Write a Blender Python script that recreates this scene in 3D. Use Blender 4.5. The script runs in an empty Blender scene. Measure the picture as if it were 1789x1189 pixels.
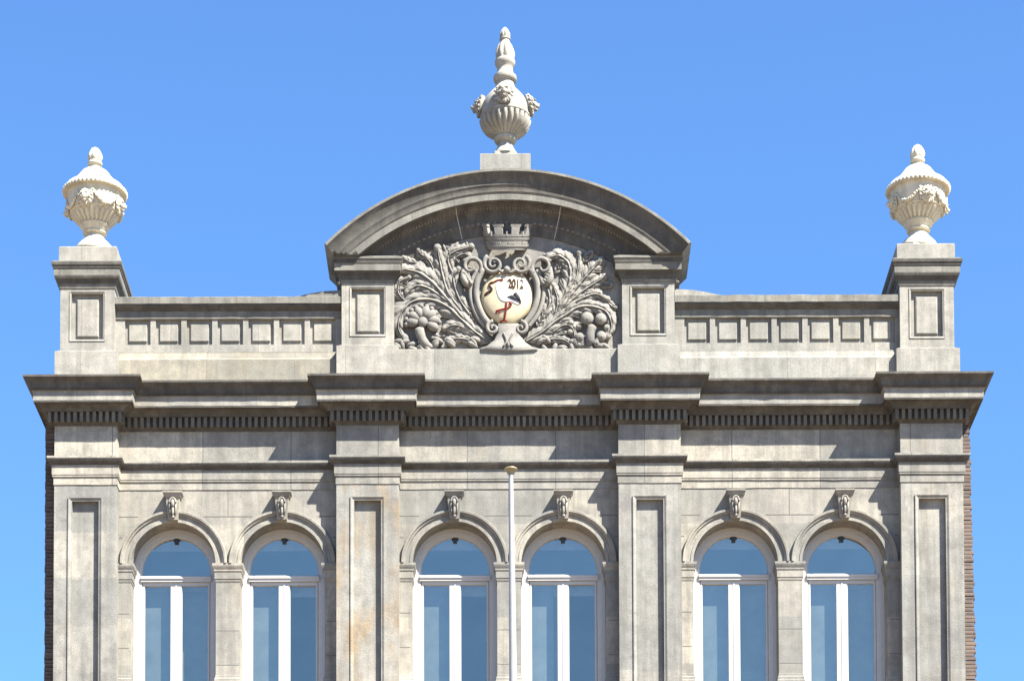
import bpy, bmesh, math, random
from mathutils import Vector, Matrix
random.seed(7)
C = bpy.context.scene.collection
R = math.radians
PI = math.pi

# ------------------------------------------------------------------ camera
PW, PH = 1789.0, 1189.0           # size of the photograph the facade was measured in
FPX = 4600.0                      # focal length in its pixels
PITCH, ROLL = R(3.0), R(-0.2)
CX, CY = 900.0, 2329.0            # principal point (a rising-front view: far below the frame)
CAM_Y, CAM_Z = -45.42, 1.65
PIL = 0.26                        # the pilasters stand this far in front of the bay walls
MROT = Matrix.Rotation(PI / 2 + PITCH, 3, 'X') @ Matrix.Rotation(ROLL, 3, 'Z')

def ray(u, v):
    return MROT @ Vector(((u - CX) / FPX, (CY - v) / FPX, -1.0))
_r = ray(888.75, 850)
CAM_X = -_r.x / _r.y * (-PIL - CAM_Y)

def P(u, v, d=0.0):
    """world X, Z of a measured facade point that lies d metres in front of the bay walls"""
    r = ray(u, v); t = (-d - CAM_Y) / r.y
    return CAM_X + r.x * t, CAM_Z + r.z * t
def ZV(v, d=0.0): return P(640 if v > 0 else 640, v, d)[1]
def XU(u, v, d=0.0): return P(u, v, d)[0]

cd = bpy.data.cameras.new('camera'); cam = bpy.data.objects.new('camera', cd); C.objects.link(cam)
cd.sensor_width = 36.0; cd.lens = 36.0 * FPX / PW
cd.shift_x = -(CX - PW / 2) / PW; cd.shift_y = (CY - PH / 2) / PW
cd.clip_start = 0.5; cd.clip_end = 5000
cam.location = (CAM_X, CAM_Y, CAM_Z); cam.rotation_euler = MROT.to_euler()
sc = bpy.context.scene; sc.camera = cam

# ------------------------------------------------------------------ sky, sun, exposure
SUN = Vector((1.12, -1.0, 1.86)).normalized()
w = bpy.data.worlds.new('World'); sc.world = w; w.use_nodes = True
nt = w.node_tree; bg = nt.nodes['Background']
sky = nt.nodes.new('ShaderNodeTexSky'); sky.sky_type = 'NISHITA'; sky.sun_disc = False
sky.sun_elevation = math.asin(SUN.z); sky.sun_rotation = math.atan2(SUN.x, SUN.y)
sky.air_density = 1.0; sky.dust_density = 0.4; sky.ozone_density = 4.0; sky.altitude = 0
tint = nt.nodes.new('ShaderNodeMix'); tint.data_type = 'RGBA'; tint.blend_type = 'MULTIPLY'; tint.inputs[0].default_value = 1.0
tint.inputs[7].default_value = (0.575, 0.81, 1.02, 1)      # the camera's bluer rendering of a clear sky
nt.links.new(sky.outputs[0], tint.inputs[6]); nt.links.new(tint.outputs[2], bg.inputs[0]); bg.inputs[1].default_value = 0.062
ld = bpy.data.lights.new('sun', 'SUN'); ld.energy = 5.0; ld.angle = R(0.5); ld.color = (1.0, 0.95, 0.86)
lo = bpy.data.objects.new('sun', ld); C.objects.link(lo); lo.location = (30, -30, 60)
lo.rotation_euler = (-SUN).to_track_quat('-Z', 'Y').to_euler()
vs = sc.view_settings; vs.view_transform = 'Standard'; vs.look = 'None'; vs.exposure = 2.18; vs.gamma = 1.0; vs.use_curve_mapping = False
sc.cycles.max_bounces = 8

# ------------------------------------------------------------------ materials
def newmat(name, rough=0.85):
    m = bpy.data.materials.new(name); m.use_nodes = True
    b = m.node_tree.nodes['Principled BSDF']; b.inputs['Roughness'].default_value = rough
    return m, m.node_tree, b
def N(t, typ, **k):
    n = t.nodes.new(typ)
    for a, v in k.items(): setattr(n, a, v)
    return n
def mixc(t, fac, a, b, mode='MIX'):
    n = N(t, 'ShaderNodeMix', data_type='RGBA', blend_type=mode)
    for s, v in ((0, fac), (6, a), (7, b)):
        if hasattr(v, 'is_linked') or isinstance(v, bpy.types.NodeSocket): t.links.new(v, n.inputs[s])
        elif s == 0: n.inputs[0].default_value = v
        else: n.inputs[s].default_value = (*v, 1)
    return n.outputs[2]
def noise(t, vec, scale, detail=4, rough=0.55, lo=0.35, hi=0.65):
    n = N(t, 'ShaderNodeTexNoise'); n.inputs['Scale'].default_value = scale
    n.inputs['Detail'].default_value = detail; n.inputs['Roughness'].default_value = rough
    t.links.new(vec, n.inputs['Vector'])
    r = N(t, 'ShaderNodeMapRange'); r.inputs['From Min'].default_value = lo; r.inputs['From Max'].default_value = hi
    t.links.new(n.outputs['Fac'], r.inputs['Value'])
    return r.outputs[0], n.outputs['Fac']
def mapping(t, vec, scale, loc=(0, 0, 0)):
    m = N(t, 'ShaderNodeMapping'); m.inputs['Scale'].default_value = scale; m.inputs['Location'].default_value = loc
    t.links.new(vec, m.inputs['Vector']); return m.outputs[0]
def vmath(t, a, k):
    n = N(t, 'ShaderNodeMath', operation='MULTIPLY'); t.links.new(a, n.inputs[0]); n.inputs[1].default_value = k; return n.outputs[0]
def bump(t, b, h, dist, strength=0.5):
    n = N(t, 'ShaderNodeBump'); n.inputs['Distance'].default_value = dist; n.inputs['Strength'].default_value = strength
    t.links.new(h, n.inputs['Height']); t.links.new(n.outputs[0], b.inputs['Normal'])

def stone(name, light, mid, dark, warm, k_dark=0.5, k_streak=0.35, k_warm=0.3, blocks=0.35, seed=0.0, joints=0.0, row=.83, wlo=.55):
    m, t, b = newmat(name, 0.9)
    g = N(t, 'ShaderNodeNewGeometry'); pos = mapping(t, g.outputs['Position'], (1, 1, 1), (seed, seed * .7, seed * 1.3))
    big, _ = noise(t, pos, 0.9, 3, .6, .38, .62)
    med, _ = noise(t, pos, 5.0, 5, .65, .40, .68)
    fine, ff = noise(t, pos, 45.0, 3, .6, .3, .7)
    st, _ = noise(t, mapping(t, pos, (6, 6, .40)), 1.0, 5, .65, .44, .64)
    pat, _ = noise(t, mapping(t, pos, (1, 1, 1), (7, 2, 5)), 2.1, 6, .7, .52, .62)
    col = mixc(t, big, light, mid)
    # every ashlar block has a slightly different tone
    sx = N(t, 'ShaderNodeSeparateXYZ'); t.links.new(pos, sx.inputs[0])
    cb = N(t, 'ShaderNodeCombineXYZ'); t.links.new(sx.outputs[0], cb.inputs[0]); t.links.new(sx.outputs[2], cb.inputs[1])
    br = N(t, 'ShaderNodeTexBrick'); t.links.new(cb.outputs[0], br.inputs['Vector'])
    br.inputs['Scale'].default_value = 1; br.inputs['Brick Width'].default_value = 1.55; br.inputs['Row Height'].default_value = row
    br.inputs['Mortar Size'].default_value = 0.0; br.inputs['Color1'].default_value = (0.52, .55, .57, 1); br.inputs['Color2'].default_value = (1.18, 1.13, 1.03, 1)
    col = mixc(t, blocks, col, br.outputs[0], 'MULTIPLY')
    if joints:
        b2 = N(t, 'ShaderNodeTexBrick'); t.links.new(cb.outputs[0], b2.inputs['Vector'])
        b2.inputs['Scale'].default_value = 1; b2.inputs['Brick Width'].default_value = 1.55; b2.inputs['Row Height'].default_value = row
        b2.inputs['Mortar Size'].default_value = .010; b2.inputs['Mortar Smooth'].default_value = .3
        col = mixc(t, vmath(t, b2.outputs['Fac'], joints), col, dark)
    wn, _ = noise(t, mapping(t, pos, (2.2, 2.2, .9), (3, 5, 9)), 1.0, 4, .6, wlo, wlo + .2)
    col = mixc(t, vmath(t, wn, k_warm), col, warm)
    col = mixc(t, vmath(t, pat, k_dark * .8), col, dark)
    col = mixc(t, vmath(t, med, k_dark), col, dark)
    col = mixc(t, vmath(t, st, k_streak), col, dark)
    col = mixc(t, vmath(t, fine, .34), col, dark)
    t.links.new(col, b.inputs['Base Color'])
    bump(t, b, ff, .010, .5)
    return m
LIGHT, MID, DARKC, WARM = (.322, .303, .262), (.250, .238, .210), (.080, .077, .070), (.225, .175, .105)
M = {}
M['wall'] = stone('ashlar_stone', LIGHT, MID, DARKC, WARM, .38, .42, .40, .75)
M['stained'] = stone('ochre_stained_stone', (.290, .281, .252), (.244, .237, .214), DARKC, (.235, .16, .075), .36, .42, .85, .5, 13.4, wlo=.46)
M['tan'] = stone('tan_parapet_stone', (.265, .242, .188), (.225, .208, .166), (.09, .085, .075), (.20, .155, .09), .45, .45, .5, .5, 27, .5, 30.0)
M['frieze'] = stone('frieze_stone', LIGHT, MID, DARKC, WARM, .42, .42, .38, .7, 17, .8, 9.0)
M['pilaster'] = stone('pilaster_stone', (.290, .281, .252), (.244, .237, .214), DARKC, WARM, .42, .48, .40, .55, 11)
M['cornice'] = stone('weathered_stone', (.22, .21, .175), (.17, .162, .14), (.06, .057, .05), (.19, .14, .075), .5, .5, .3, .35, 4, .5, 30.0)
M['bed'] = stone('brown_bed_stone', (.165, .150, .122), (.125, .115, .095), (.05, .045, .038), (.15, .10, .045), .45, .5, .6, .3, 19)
M['crust_shade'] = stone('crusted_and_shaded_stone', (.115, .108, .092), (.082, .077, .066), (.030, .028, .026), (.105, .073, .034), .55, .55, .45, .35, 41, .4, 30.0)  # black crust on the cornice; elsewhere also shade painted into downward-facing mouldings
M['parapet'] = stone('parapet_stone', (.305, .292, .254), (.246, .237, .211), (.094, .090, .079), (.238, .202, .130), .40, .42, .4, .4, 23, .4, 30.0)
M['relief'] = stone('carved_stone', (.245, .230, .197), (.178, .168, .147), (.079, .076, .072), (.216, .187, .130), .5, .3, .2, .0, 31)
M['cream'] = stone('cream_urn_stone', (.60, .555, .43), (.52, .48, .375), (.20, .18, .14), (.396, .331, .202), .25, .30, .35, 0, 2)
M['urn'] = stone('grey_urn_stone', (.360, .342, .288), (.281, .263, .223), (.101, .097, .086), (.274, .230, .144), .4, .3, .3, 0, 8)
def plain(name, col, rough=.6, metal=0.0, var=.12, scale=9):
    m, t, b = newmat(name, rough)
    g = N(t, 'ShaderNodeNewGeometry'); f, _ = noise(t, g.outputs['Position'], scale, 4, .6, .3, .75)
    t.links.new(mixc(t, vmath(t, f, 1), col, tuple(c * (1 - var * 2) for c in col)), b.inputs['Base Color'])
    b.inputs['Metallic'].default_value = metal
    return m
M['white'] = plain('white_window_paint', (.40, .39, .37), .35, 0, .05)
M['pole'] = plain('white_pole_paint', (.28, .28, .275), .35, 0, .08)
M['gold'] = plain('dull_brass', (.26, .22, .13), .5, .3)
M['mortar'] = plain('pale_mortar', (.435, .420, .375), .9)
M['joint'] = plain('dark_joint', (.11, .105, .095), .95)
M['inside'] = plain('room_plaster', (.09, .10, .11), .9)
M['dark'] = plain('dark_metal', (.02, .02, .022), .5)
M['shield'] = plain('cream_shield_paint', (.42, .35, .215), .40, 0, .10, 14); M['shield'].node_tree.nodes['Principled BSDF'].inputs['Specular IOR Level'].default_value = 1.0
M['storkwhite'] = plain('white_shield_paint', (.50, .50, .49), .5, 0, .02)
M['red'] = plain('red_paint', (.15, .016, .010), .5)
M['black'] = plain('black_paint', (.014, .014, .022), .5)
M['brown'] = plain('brown_paint', (.035, .014, .009), .5)
for k_ in ('brown', 'black', 'red'): M[k_].node_tree.nodes['Principled BSDF'].inputs['Specular IOR Level'].default_value = .1
M['lead'] = plain('lead_sheet', (.30, .31, .33), .6)
M['roof'] = plain('roof_felt', (.08, .08, .085), .9)
M['curtain'] = plain('screen_cloth', (.155, .168, .145), .95, 0, .2, 2.5)
M['blind'] = plain('roller_blind_cloth', (.25, .26, .26), .9)

def brick_mat():
    m, t, b = newmat('brown_brick', .9)
    g = N(t, 'ShaderNodeNewGeometry'); s = N(t, 'ShaderNodeSeparateXYZ'); t.links.new(g.outputs['Position'], s.inputs[0])
    a = N(t, 'ShaderNodeMath', operation='ADD'); t.links.new(s.outputs[0], a.inputs[0]); t.links.new(s.outputs[1], a.inputs[1])
    cb = N(t, 'ShaderNodeCombineXYZ'); t.links.new(a.outputs[0], cb.inputs[0]); t.links.new(s.outputs[2], cb.inputs[1])
    br = N(t, 'ShaderNodeTexBrick'); t.links.new(cb.outputs[0], br.inputs['Vector'])
    br.inputs['Scale'].default_value = 1; br.inputs['Brick Width'].default_value = .22; br.inputs['Row Height'].default_value = .0675
    br.inputs['Mortar Size'].default_value = .006
    br.inputs['Color1'].default_value = (.06, .042, .036, 1); br.inputs['Color2'].default_value = (.125, .085, .065, 1); br.inputs['Mortar'].default_value = (.13, .12, .105, 1)
    f, ff = noise(t, g.outputs['Position'], 2.3, 5, .65, .4, .65)
    t.links.new(mixc(t, vmath(t, f, .6), br.outputs[0], (.05, .038, .034)), b.inputs['Base Color'])
    bump(t, b, br.outputs['Fac'], -.006, .6)
    return m
M['brick'] = brick_mat()

def glass_mat(name, refl):
    m = bpy.data.materials.new(name); m.use_nodes = True; t = m.node_tree
    t.nodes.remove(t.nodes['Principled BSDF']); out = t.nodes['Material Output']
    gl = N(t, 'ShaderNodeBsdfGlossy'); gl.inputs['Roughness'].default_value = .02; gl.inputs['Color'].default_value = (1.0, .89, .72, 1)
    tr = N(t, 'ShaderNodeBsdfTransparent'); tr.inputs['Color'].default_value = (.78, .84, .86, 1)
    g = N(t, 'ShaderNodeNewGeometry')
    n = N(t, 'ShaderNodeTexNoise'); n.inputs['Scale'].default_value = 1.3; n.inputs['Detail'].default_value = 1
    t.links.new(g.outputs['Position'], n.inputs['Vector'])
    bp = N(t, 'ShaderNodeBump'); bp.inputs['Distance'].default_value = .03; bp.inputs['Strength'].default_value = .35
    t.links.new(n.outputs['Fac'], bp.inputs['Height']); t.links.new(bp.outputs[0], gl.inputs['Normal'])
    mx = N(t, 'ShaderNodeMixShader'); mx.inputs[0].default_value = refl
    t.links.new(tr.outputs[0], mx.inputs[1]); t.links.new(gl.outputs[0], mx.inputs[2]); t.links.new(mx.outputs[0], out.inputs[0])
    return m
M['glass'] = glass_mat('window_glass', .31); M['glass_dim'] = glass_mat('coated_window_glass', .26)

def paving_mat():
    m, t, b = newmat('clay_paving', .9)
    g = N(t, 'ShaderNodeNewGeometry')
    br = N(t, 'ShaderNodeTexBrick'); t.links.new(g.outputs['Position'], br.inputs['Vector'])
    br.inputs['Scale'].default_value = 1; br.inputs['Brick Width'].default_value = .21; br.inputs['Row Height'].default_value = .07; br.inputs['Mortar Size'].default_value = .005
    br.inputs['Color1'].default_value = (.17, .12, .078, 1); br.inputs['Color2'].default_value = (.22, .155, .10, 1); br.inputs['Mortar'].default_value = (.13, .12, .1, 1)
    f, _ = noise(t, g.outputs['Position'], .5, 4, .6)
    t.links.new(mixc(t, vmath(t, f, .3), br.outputs[0], (.10, .085, .07)), b.inputs['Base Color'])
    return m
M['paving'] = paving_mat()

# ------------------------------------------------------------------ mesh builder
class MB:
    def __init__(s): s.v = []; s.f = []; s.m = []; s.mi = 0
    def add(s, vs, fs):
        o = len(s.v); s.v += [tuple(p) for p in vs]; s.f += [tuple(i + o for i in f) for f in fs]; s.m += [s.mi] * len(fs); return s
    def box(s, x0, x1, y0, y1, z0, z1):
        return s.add([(x0, y0, z0), (x1, y0, z0), (x1, y1, z0), (x0, y1, z0), (x0, y0, z1), (x1, y0, z1), (x1, y1, z1), (x0, y1, z1)],
                     [(0, 1, 2, 3), (4, 7, 6, 5), (0, 4, 5, 1), (1, 5, 6, 2), (2, 6, 7, 3), (3, 7, 4, 0)])
    def grid(s, rows, closed=False):
        n = len(rows[0]); vs = [p for r in rows for p in r]; fs = []
        for i in range(len(rows) - 1):
            for j in range(n if closed else n - 1):
                k = (j + 1) % n
                fs.append((i * n + j, i * n + k, (i + 1) * n + k, (i + 1) * n + j))
        return s.add(vs, fs)
    def grid2(s, rows, alt):
        k = len(s.m); s.grid(rows); n = len(rows[0]) - 1
        for i in range(len(s.m) - k):
            if any(a <= i % n < b for a, b in alt): s.m[k + i] = 1
        return s
    def poly(s, pts): return s.add(pts, [tuple(range(len(pts)))])
    def prism(s, xz, y0, y1):
        n = len(xz)
        s.add([(x, y0, z) for x, z in xz] + [(x, y1, z) for x, z in xz],
              [tuple(range(n)), tuple(range(2 * n - 1, n - 1, -1))] + [(i, i + n, (i + 1) % n + n, (i + 1) % n) for i in range(n)])
        return s
    def sweep(s, path, prof, closed=False, lid=False, alt=(), jit=0.0):
        """profile [(offset outwards, z)] along a plan path whose outside is on its right"""
        n = len(path); rows = []
        for i, (x, y) in enumerate(path):
            ns = []
            for a, b in ((i - 1, i), (i, i + 1)):
                if closed or (a >= 0 and b < n):
                    dx = path[b % n][0] - path[a % n][0]; dy = path[b % n][1] - path[a % n][1]; l = math.hypot(dx, dy)
                    ns.append((dy / l, -dx / l))
            if len(ns) == 1: mx, my = ns[0]
            else:
                k = 1 + ns[0][0] * ns[1][0] + ns[0][1] * ns[1][1]
                mx, my = (ns[0][0] + ns[1][0]) / k, (ns[0][1] + ns[1][1]) / k
            rows.append([(x + o * mx, y + o * my, z) for o, z in prof])
        if closed: rows.append(rows[0])
        if jit:                                        # worn, slightly wavering arrises
            out = []
            for a, b in zip(rows, rows[1:]):
                L = (Vector(a[0]) - Vector(b[0])).length; k = max(1, int(L / .22)); out.append(a)
                for q in range(1, k):
                    f = q / k; wob = random.gauss(0, jit * .5)
                    ch = random.random() < .10
                    out.append([tuple(p[c_] + (r_[c_] - p[c_]) * f + (0, wob, random.gauss(0, jit * (1.6 if ch else .6)))[c_] for c_ in range(3)) for p, r_ in zip(a, b)])
            rows = out + [rows[-1]]
        s.grid2(rows, alt)
        if lid:
            s.poly([r[-1] for r in rows[:n]]); s.poly([r[0] for r in rows[:n]][::-1])
        return s
    def arc(s, cx, cz, prof, a0, a1, n=48, caps=True, alt=()):
        """profile [(radius, y)] swept round an axis along Y; angles from +X through +Z"""
        rows = []
        for i in range(n + 1):
            a = a0 + (a1 - a0) * i / n
            rows.append([(cx + r * math.cos(a), y, cz + r * math.sin(a)) for r, y in prof])
        s.grid2(rows, alt)
        if caps: s.poly(rows[0]); s.poly(rows[-1][::-1])
        return s
    def lathe(s, prof, n=48, cx=0, cy=0):
        """profile [(r, z) or (r, z, flutes, depth)]"""
        rows = []
        for p in prof:
            r, z = p[0], p[1]; row = []
            for j in range(n):
                a = 2 * PI * j / n; rr = r
                if len(p) > 2: rr = r * (1 + p[3] * (abs(math.cos(a * p[2] / 2)) - .6))
                row.append((cx + rr * math.cos(a), cy + rr * math.sin(a), z))
            rows.append(row)
        return s.grid(rows, True)
    def tube(s, pts, rad, n=8, flat=1.0):
        pts = [Vector(p) for p in pts]; rows = []
        for i, p in enumerate(pts):
            t = (pts[min(i + 1, len(pts) - 1)] - pts[max(i - 1, 0)]).normalized()
            a = Vector((0, -1, 0))
            if abs(t.dot(a)) > .95: a = Vector((1, 0, 0))
            b = t.cross(a).normalized(); a = b.cross(t).normalized()
            r = rad[i] if isinstance(rad, (list, tuple)) else rad
            rows.append([p + b * r * math.cos(2 * PI * k / n) + a * r * flat * math.sin(2 * PI * k / n) for k in range(n)])
        s.grid(rows, True); s.poly(rows[0][::-1]); s.poly(rows[-1])
        return s
    def blob(s, c, ax, ay, az, nu=10, nv=6):
        """ellipsoid with three axis vectors"""
        c, ax, ay, az = Vector(c), Vector(ax), Vector(ay), Vector(az); rows = []
        for i in range(nv + 1):
            th = PI * i / nv; ct = math.cos(th); st = max(math.sin(th), 1e-3)
            rows.append([c + ax * ct + ay * st * math.cos(2 * PI * j / nu) + az * st * math.sin(2 * PI * j / nu) for j in range(nu)])
        return s.grid(rows, True)
    def ball(s, c, rx, ry=None, rz=None, nu=12, nv=8):
        ry = rx if ry is None else ry; rz = rx if rz is None else rz
        return s.blob(c, (0, 0, rz), (rx, 0, 0), (0, ry, 0), nu, nv)
    def xform(s, mat, start=0):
        s.v[start:] = [tuple(mat @ Vector(p)) for p in s.v[start:]]; return s
    def build(s, name, mat, parent=None, smooth=False, label=None, flip=False):
        me = bpy.data.meshes.new(name); me.from_pydata(s.v, [], s.f)
        for x in (mat if isinstance(mat, list) else [mat]): me.materials.append(x)
        me.polygons.foreach_set('material_index', s.m)
        bm = bmesh.new(); bm.from_mesh(me)
        bmesh.ops.remove_doubles(bm, verts=bm.verts, dist=1e-5)
        bmesh.ops.recalc_face_normals(bm, faces=bm.faces)
        bm.to_mesh(me); bm.free()
        if smooth:
            me.polygons.foreach_set('use_smooth', [True] * len(me.polygons))
            if smooth is not True: me.set_sharp_from_angle(angle=R(smooth))
        o = bpy.data.objects.new(name, me); C.objects.link(o)
        if parent is not None: o.parent = parent
        if label: o['label'] = label
        return o

def panelled(mb, x0, x1, y0, y1, z0, z1, holes, depth):
    """box whose front (at y0, facing -Y) has sunk panels"""
    xs = sorted({x0, x1} | {h[0] for h in holes} | {h[1] for h in holes}); zs = sorted({z0, z1} | {h[2] for h in holes} | {h[3] for h in holes})
    def inh(x, z): return any(h[0] < x < h[1] and h[2] < z < h[3] for h in holes)
    for a, b in zip(xs, xs[1:]):
        for c, d in zip(zs, zs[1:]):
            if not inh((a + b) / 2, (c + d) / 2): mb.poly([(a, y0, c), (b, y0, c), (b, y0, d), (a, y0, d)])
    for a, b, c, d in holes:
        y = y0 + depth
        mb.poly([(a, y, c), (b, y, c), (b, y, d), (a, y, d)])
        q = [(a, c), (b, c), (b, d), (a, d)]
        for i in range(4):
            p, r = q[i], q[(i + 1) % 4]
            mb.poly([(p[0], y0, p[1]), (r[0], y0, r[1]), (r[0], y, r[1]), (p[0], y, p[1])])
    mb.add([(x0, y0, z0), (x1, y0, z0), (x1, y1, z0), (x0, y1, z0), (x0, y0, z1), (x1, y0, z1), (x1, y1, z1), (x0, y1, z1)],
           [(0, 3, 2, 1), (4, 5, 6, 7), (1, 2, 6, 5), (2, 3, 7, 6), (3, 0, 4, 7)])
    return mb
def trim(mb, x0, x1, z0, z1, y, wd, proud):
    """mitred moulding round an opening in a plane facing -Y"""
    prof = [(0, .004), (wd * .25, -proud * .1), (wd * .7, -proud * .9), (wd * .75, -proud), (wd, -proud), (wd, .004)]
    rows = []
    for sx, sz, x, z in ((-1, -1, x0, z0), (1, -1, x1, z0), (1, 1, x1, z1), (-1, 1, x0, z1)):
        rows.append([(x + sx * o, y + q, z + sz * o) for o, q in prof])
    rows.append(rows[0]); return mb.grid(rows)
def block(mb, x0, x1, z0, z1, yb, proud, bev=.012):
    """low raised panel with bevelled edge"""
    a = [(x0, yb + .01, z0), (x1, yb + .01, z0), (x1, yb + .01, z1), (x0, yb + .01, z1)]
    b = [(x, yb - proud + bev * .6, z) for x, _, z in a]
    c = [(x0 + bev, yb - proud, z0 + bev), (x1 - bev, yb - proud, z0 + bev), (x1 - bev, yb - proud, z1 - bev), (x0 + bev, yb - proud, z1 - bev)]
    mb.grid([a, b, c], True); return mb.poly(c)
def empty(name, loc, label, cat, group=None):
    o = bpy.data.objects.new(name, None); C.objects.link(o); o.location = loc; o.empty_display_size = .5
    o['label'] = label; o['category'] = cat
    if group: o['group'] = group
    return o

# ------------------------------------------------------------------ ground
g = MB(); g.add([(-2500, -2500, 0), (2500, -2500, 0), (2500, 2500, 0), (-2500, 2500, 0)], [(0, 1, 2, 3)])
go = g.build('ground', M['paving']); go['kind'] = 'structure'; go['label'] = 'clay brick paved ground in front of the building'

# ------------------------------------------------------------------ the building
B = empty('stone_building', (0, 0, 0), 'grey classical stone facade with four pilasters, six arched windows and a curved pediment', 'building')
PX = [-7.395, -2.465, 2.465, 7.395]                  # pilaster centres
PHW = .545                                           # half width
OUT = PX[3] + PHW
zl = lambda v, o: ZV(v, PIL + o)                     # a level read on the pilasters
Z_ARCH0 = zl(845, .0)
Z_FRZ0 = zl(794, .0); Z_CORN = zl(651.5, .45)

def bayx(i): return PX[i] + PHW, PX[i + 1] - PHW
PATH = [(-OUT, 1.2), (-OUT, -PIL)]
for i in range(3): a, b = bayx(i); PATH += [(a, -PIL), (a, 0), (b, 0), (b, -PIL)]
PATH += [(OUT, -PIL), (OUT, 1.2)]

# openings
OR_ = .745                                           # half width of a window opening
Z_SPR = ZV(984); Z_SILL = ZV(1420)
WIN = []
for i in range(3):
    a, b = bayx(i); c = (a + b) / 2
    WIN += [c - .955, c + .955]
RV = .46
wb = MB()
def seg(x0, x1, z0, z1, y=0.0): wb.poly([(x0, y, z0), (x1, y, z0), (x1, y, z1), (x0, y, z1)])
ZT = Z_ARCH0 + .03
x = -OUT + .02
for c in WIN:
    seg(x, c - OR_, 0, ZT)
    n = 40; arc = [(c - OR_ * math.cos(PI * k / n), Z_SPR + OR_ * math.sin(PI * k / n)) for k in range(n + 1)]
    for (xa, za), (xb, zb) in zip(arc, arc[1:]): wb.poly([(xa, 0, za), (xb, 0, zb), (xb, 0, ZT), (xa, 0, ZT)])
    seg(c - OR_, c + OR_, 0, Z_SILL)
    ring = [(c - OR_, Z_SILL)] + arc + [(c + OR_, Z_SILL)]
    wb.grid([[(px, 0, pz) for px, pz in ring], [(px, RV, pz) for px, pz in ring]], True)
    x = c + OR_
seg(x, OUT - .02, 0, ZT)
# mortar joints of the ashlar above the arches, a hair proud of the wall
jb = wb; jb.mi = 1
for i in range(3):
    a, b = bayx(i); c = (a + b) / 2; zj = ZV(901); h = .009
    for (p, q) in ((a, WIN[2 * i] - .62), (c - .42, c + .42), (WIN[2 * i + 1] + .62, b)): jb.box(p, q, -.002, .02, zj - h, zj + h)
    jb.box(c - .006, c + .006, -.002, .02, zj + h, Z_ARCH0)
    zk = ZV(938)
    for s_, e in ((a, -1), (b, 1)):
        jb.box(min(s_, s_ - e * .07), max(s_, s_ - e * .07), -.002, .02, zk - h, zk + h)
    for zz in (1070, 1130):
        jb.box(a, a + .19, -.002, .02, ZV(zz) - h * .7, ZV(zz) + h * .7); jb.box(b - .19, b, -.002, .02, ZV(zz + 14) - h * .7, ZV(zz + 14) + h * .7)
        jb.box(c - .2, c + .2, -.002, .02, ZV(zz + 30) - h * .5, ZV(zz + 30) + h * .5)
wall = wb.build('wall', [M['wall'], M['joint']], B)

# pilasters with their long sunk panels
for i, px in enumerate(PX):
    mb = MB(); hw = .235; zt = ZV(873, PIL)
    panelled(mb, px - PHW, px + PHW, -PIL, .05 if 0 < i < 3 else .3, .6, Z_ARCH0 + .02, [(px - hw, px + hw, 2.2, zt)], .09)
    mb.box(px - PHW - .06, px + PHW + .06, -PIL - .06, .04, 0.001, .6)
    p = mb.build('pilaster', M['stained' if i == 1 else 'pilaster'], B)
    tb = MB(); trim(tb, px - hw, px + hw, 2.2, zt, -PIL, .065, .022); tb.build('panel_moulding', M['stained' if i == 1 else 'pilaster'], p)

# architrave: two fasciae and a crowning moulding
ab = MB()
ab.sweep(PATH, [(-.05, Z_ARCH0), (.012, Z_ARCH0), (.012, zl(831.5, .012)), (.030, zl(830.5, .02)), (.030, zl(827, .03)),
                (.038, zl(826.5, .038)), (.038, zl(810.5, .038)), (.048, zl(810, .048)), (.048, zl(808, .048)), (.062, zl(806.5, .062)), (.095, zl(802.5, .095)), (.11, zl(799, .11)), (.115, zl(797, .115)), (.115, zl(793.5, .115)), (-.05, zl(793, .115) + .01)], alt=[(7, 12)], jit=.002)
ab.build('architrave', [M['frieze'], M['crust_shade']], B)  # crowning moulding takes the dark stone: its shade is painted in
fb = MB(); fb.sweep(PATH, [(0, Z_FRZ0 - .05), (0, zl(738, .0))]); fb.build('frieze', M['frieze'], B)
# cornice
kb = MB()
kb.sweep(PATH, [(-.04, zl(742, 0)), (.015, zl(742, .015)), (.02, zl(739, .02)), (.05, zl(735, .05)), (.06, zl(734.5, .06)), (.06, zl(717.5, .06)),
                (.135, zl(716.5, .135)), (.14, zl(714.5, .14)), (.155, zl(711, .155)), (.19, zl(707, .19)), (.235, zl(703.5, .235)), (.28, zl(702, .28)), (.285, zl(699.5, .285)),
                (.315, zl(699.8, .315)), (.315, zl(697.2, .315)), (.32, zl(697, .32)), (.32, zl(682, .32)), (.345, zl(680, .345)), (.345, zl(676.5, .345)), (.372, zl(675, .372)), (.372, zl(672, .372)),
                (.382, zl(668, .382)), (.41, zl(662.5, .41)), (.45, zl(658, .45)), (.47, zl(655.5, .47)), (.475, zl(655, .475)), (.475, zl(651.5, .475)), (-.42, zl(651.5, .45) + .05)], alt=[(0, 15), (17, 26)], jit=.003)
cornice = kb.build('cornice', [M['parapet'], M['crust_shade']], B)
db = MB(); zd0, zd1 = zl(733.5, .125), zl(717.5, .125) + .004
def dentils(x0, x1, y, n, w=.058):
    for k in range(n):
        c = x0 + (x1 - x0) * (k + .5) / n
        db.box(c - w / 2, c + w / 2, y - .125, y - .05, zd0, zd1)
for px in PX: dentils(px - PHW - .125, px + PHW + .125, -PIL, 12)
for i in range(3): a, b = bayx(i); dentils(a + .14, b - .14, 0, 32)
for s in (-1, 1):
    for px in PX:
        xx = px + s * PHW
        for k in range(2):
            c = -PIL + .02 + k * .115
            db.box(min(xx + s * .05, xx + s * .125), max(xx + s * .05, xx + s * .125), c - .029, c + .029, zd0, zd1)
db.build('dentil_course', M['bed'], cornice)

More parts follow.
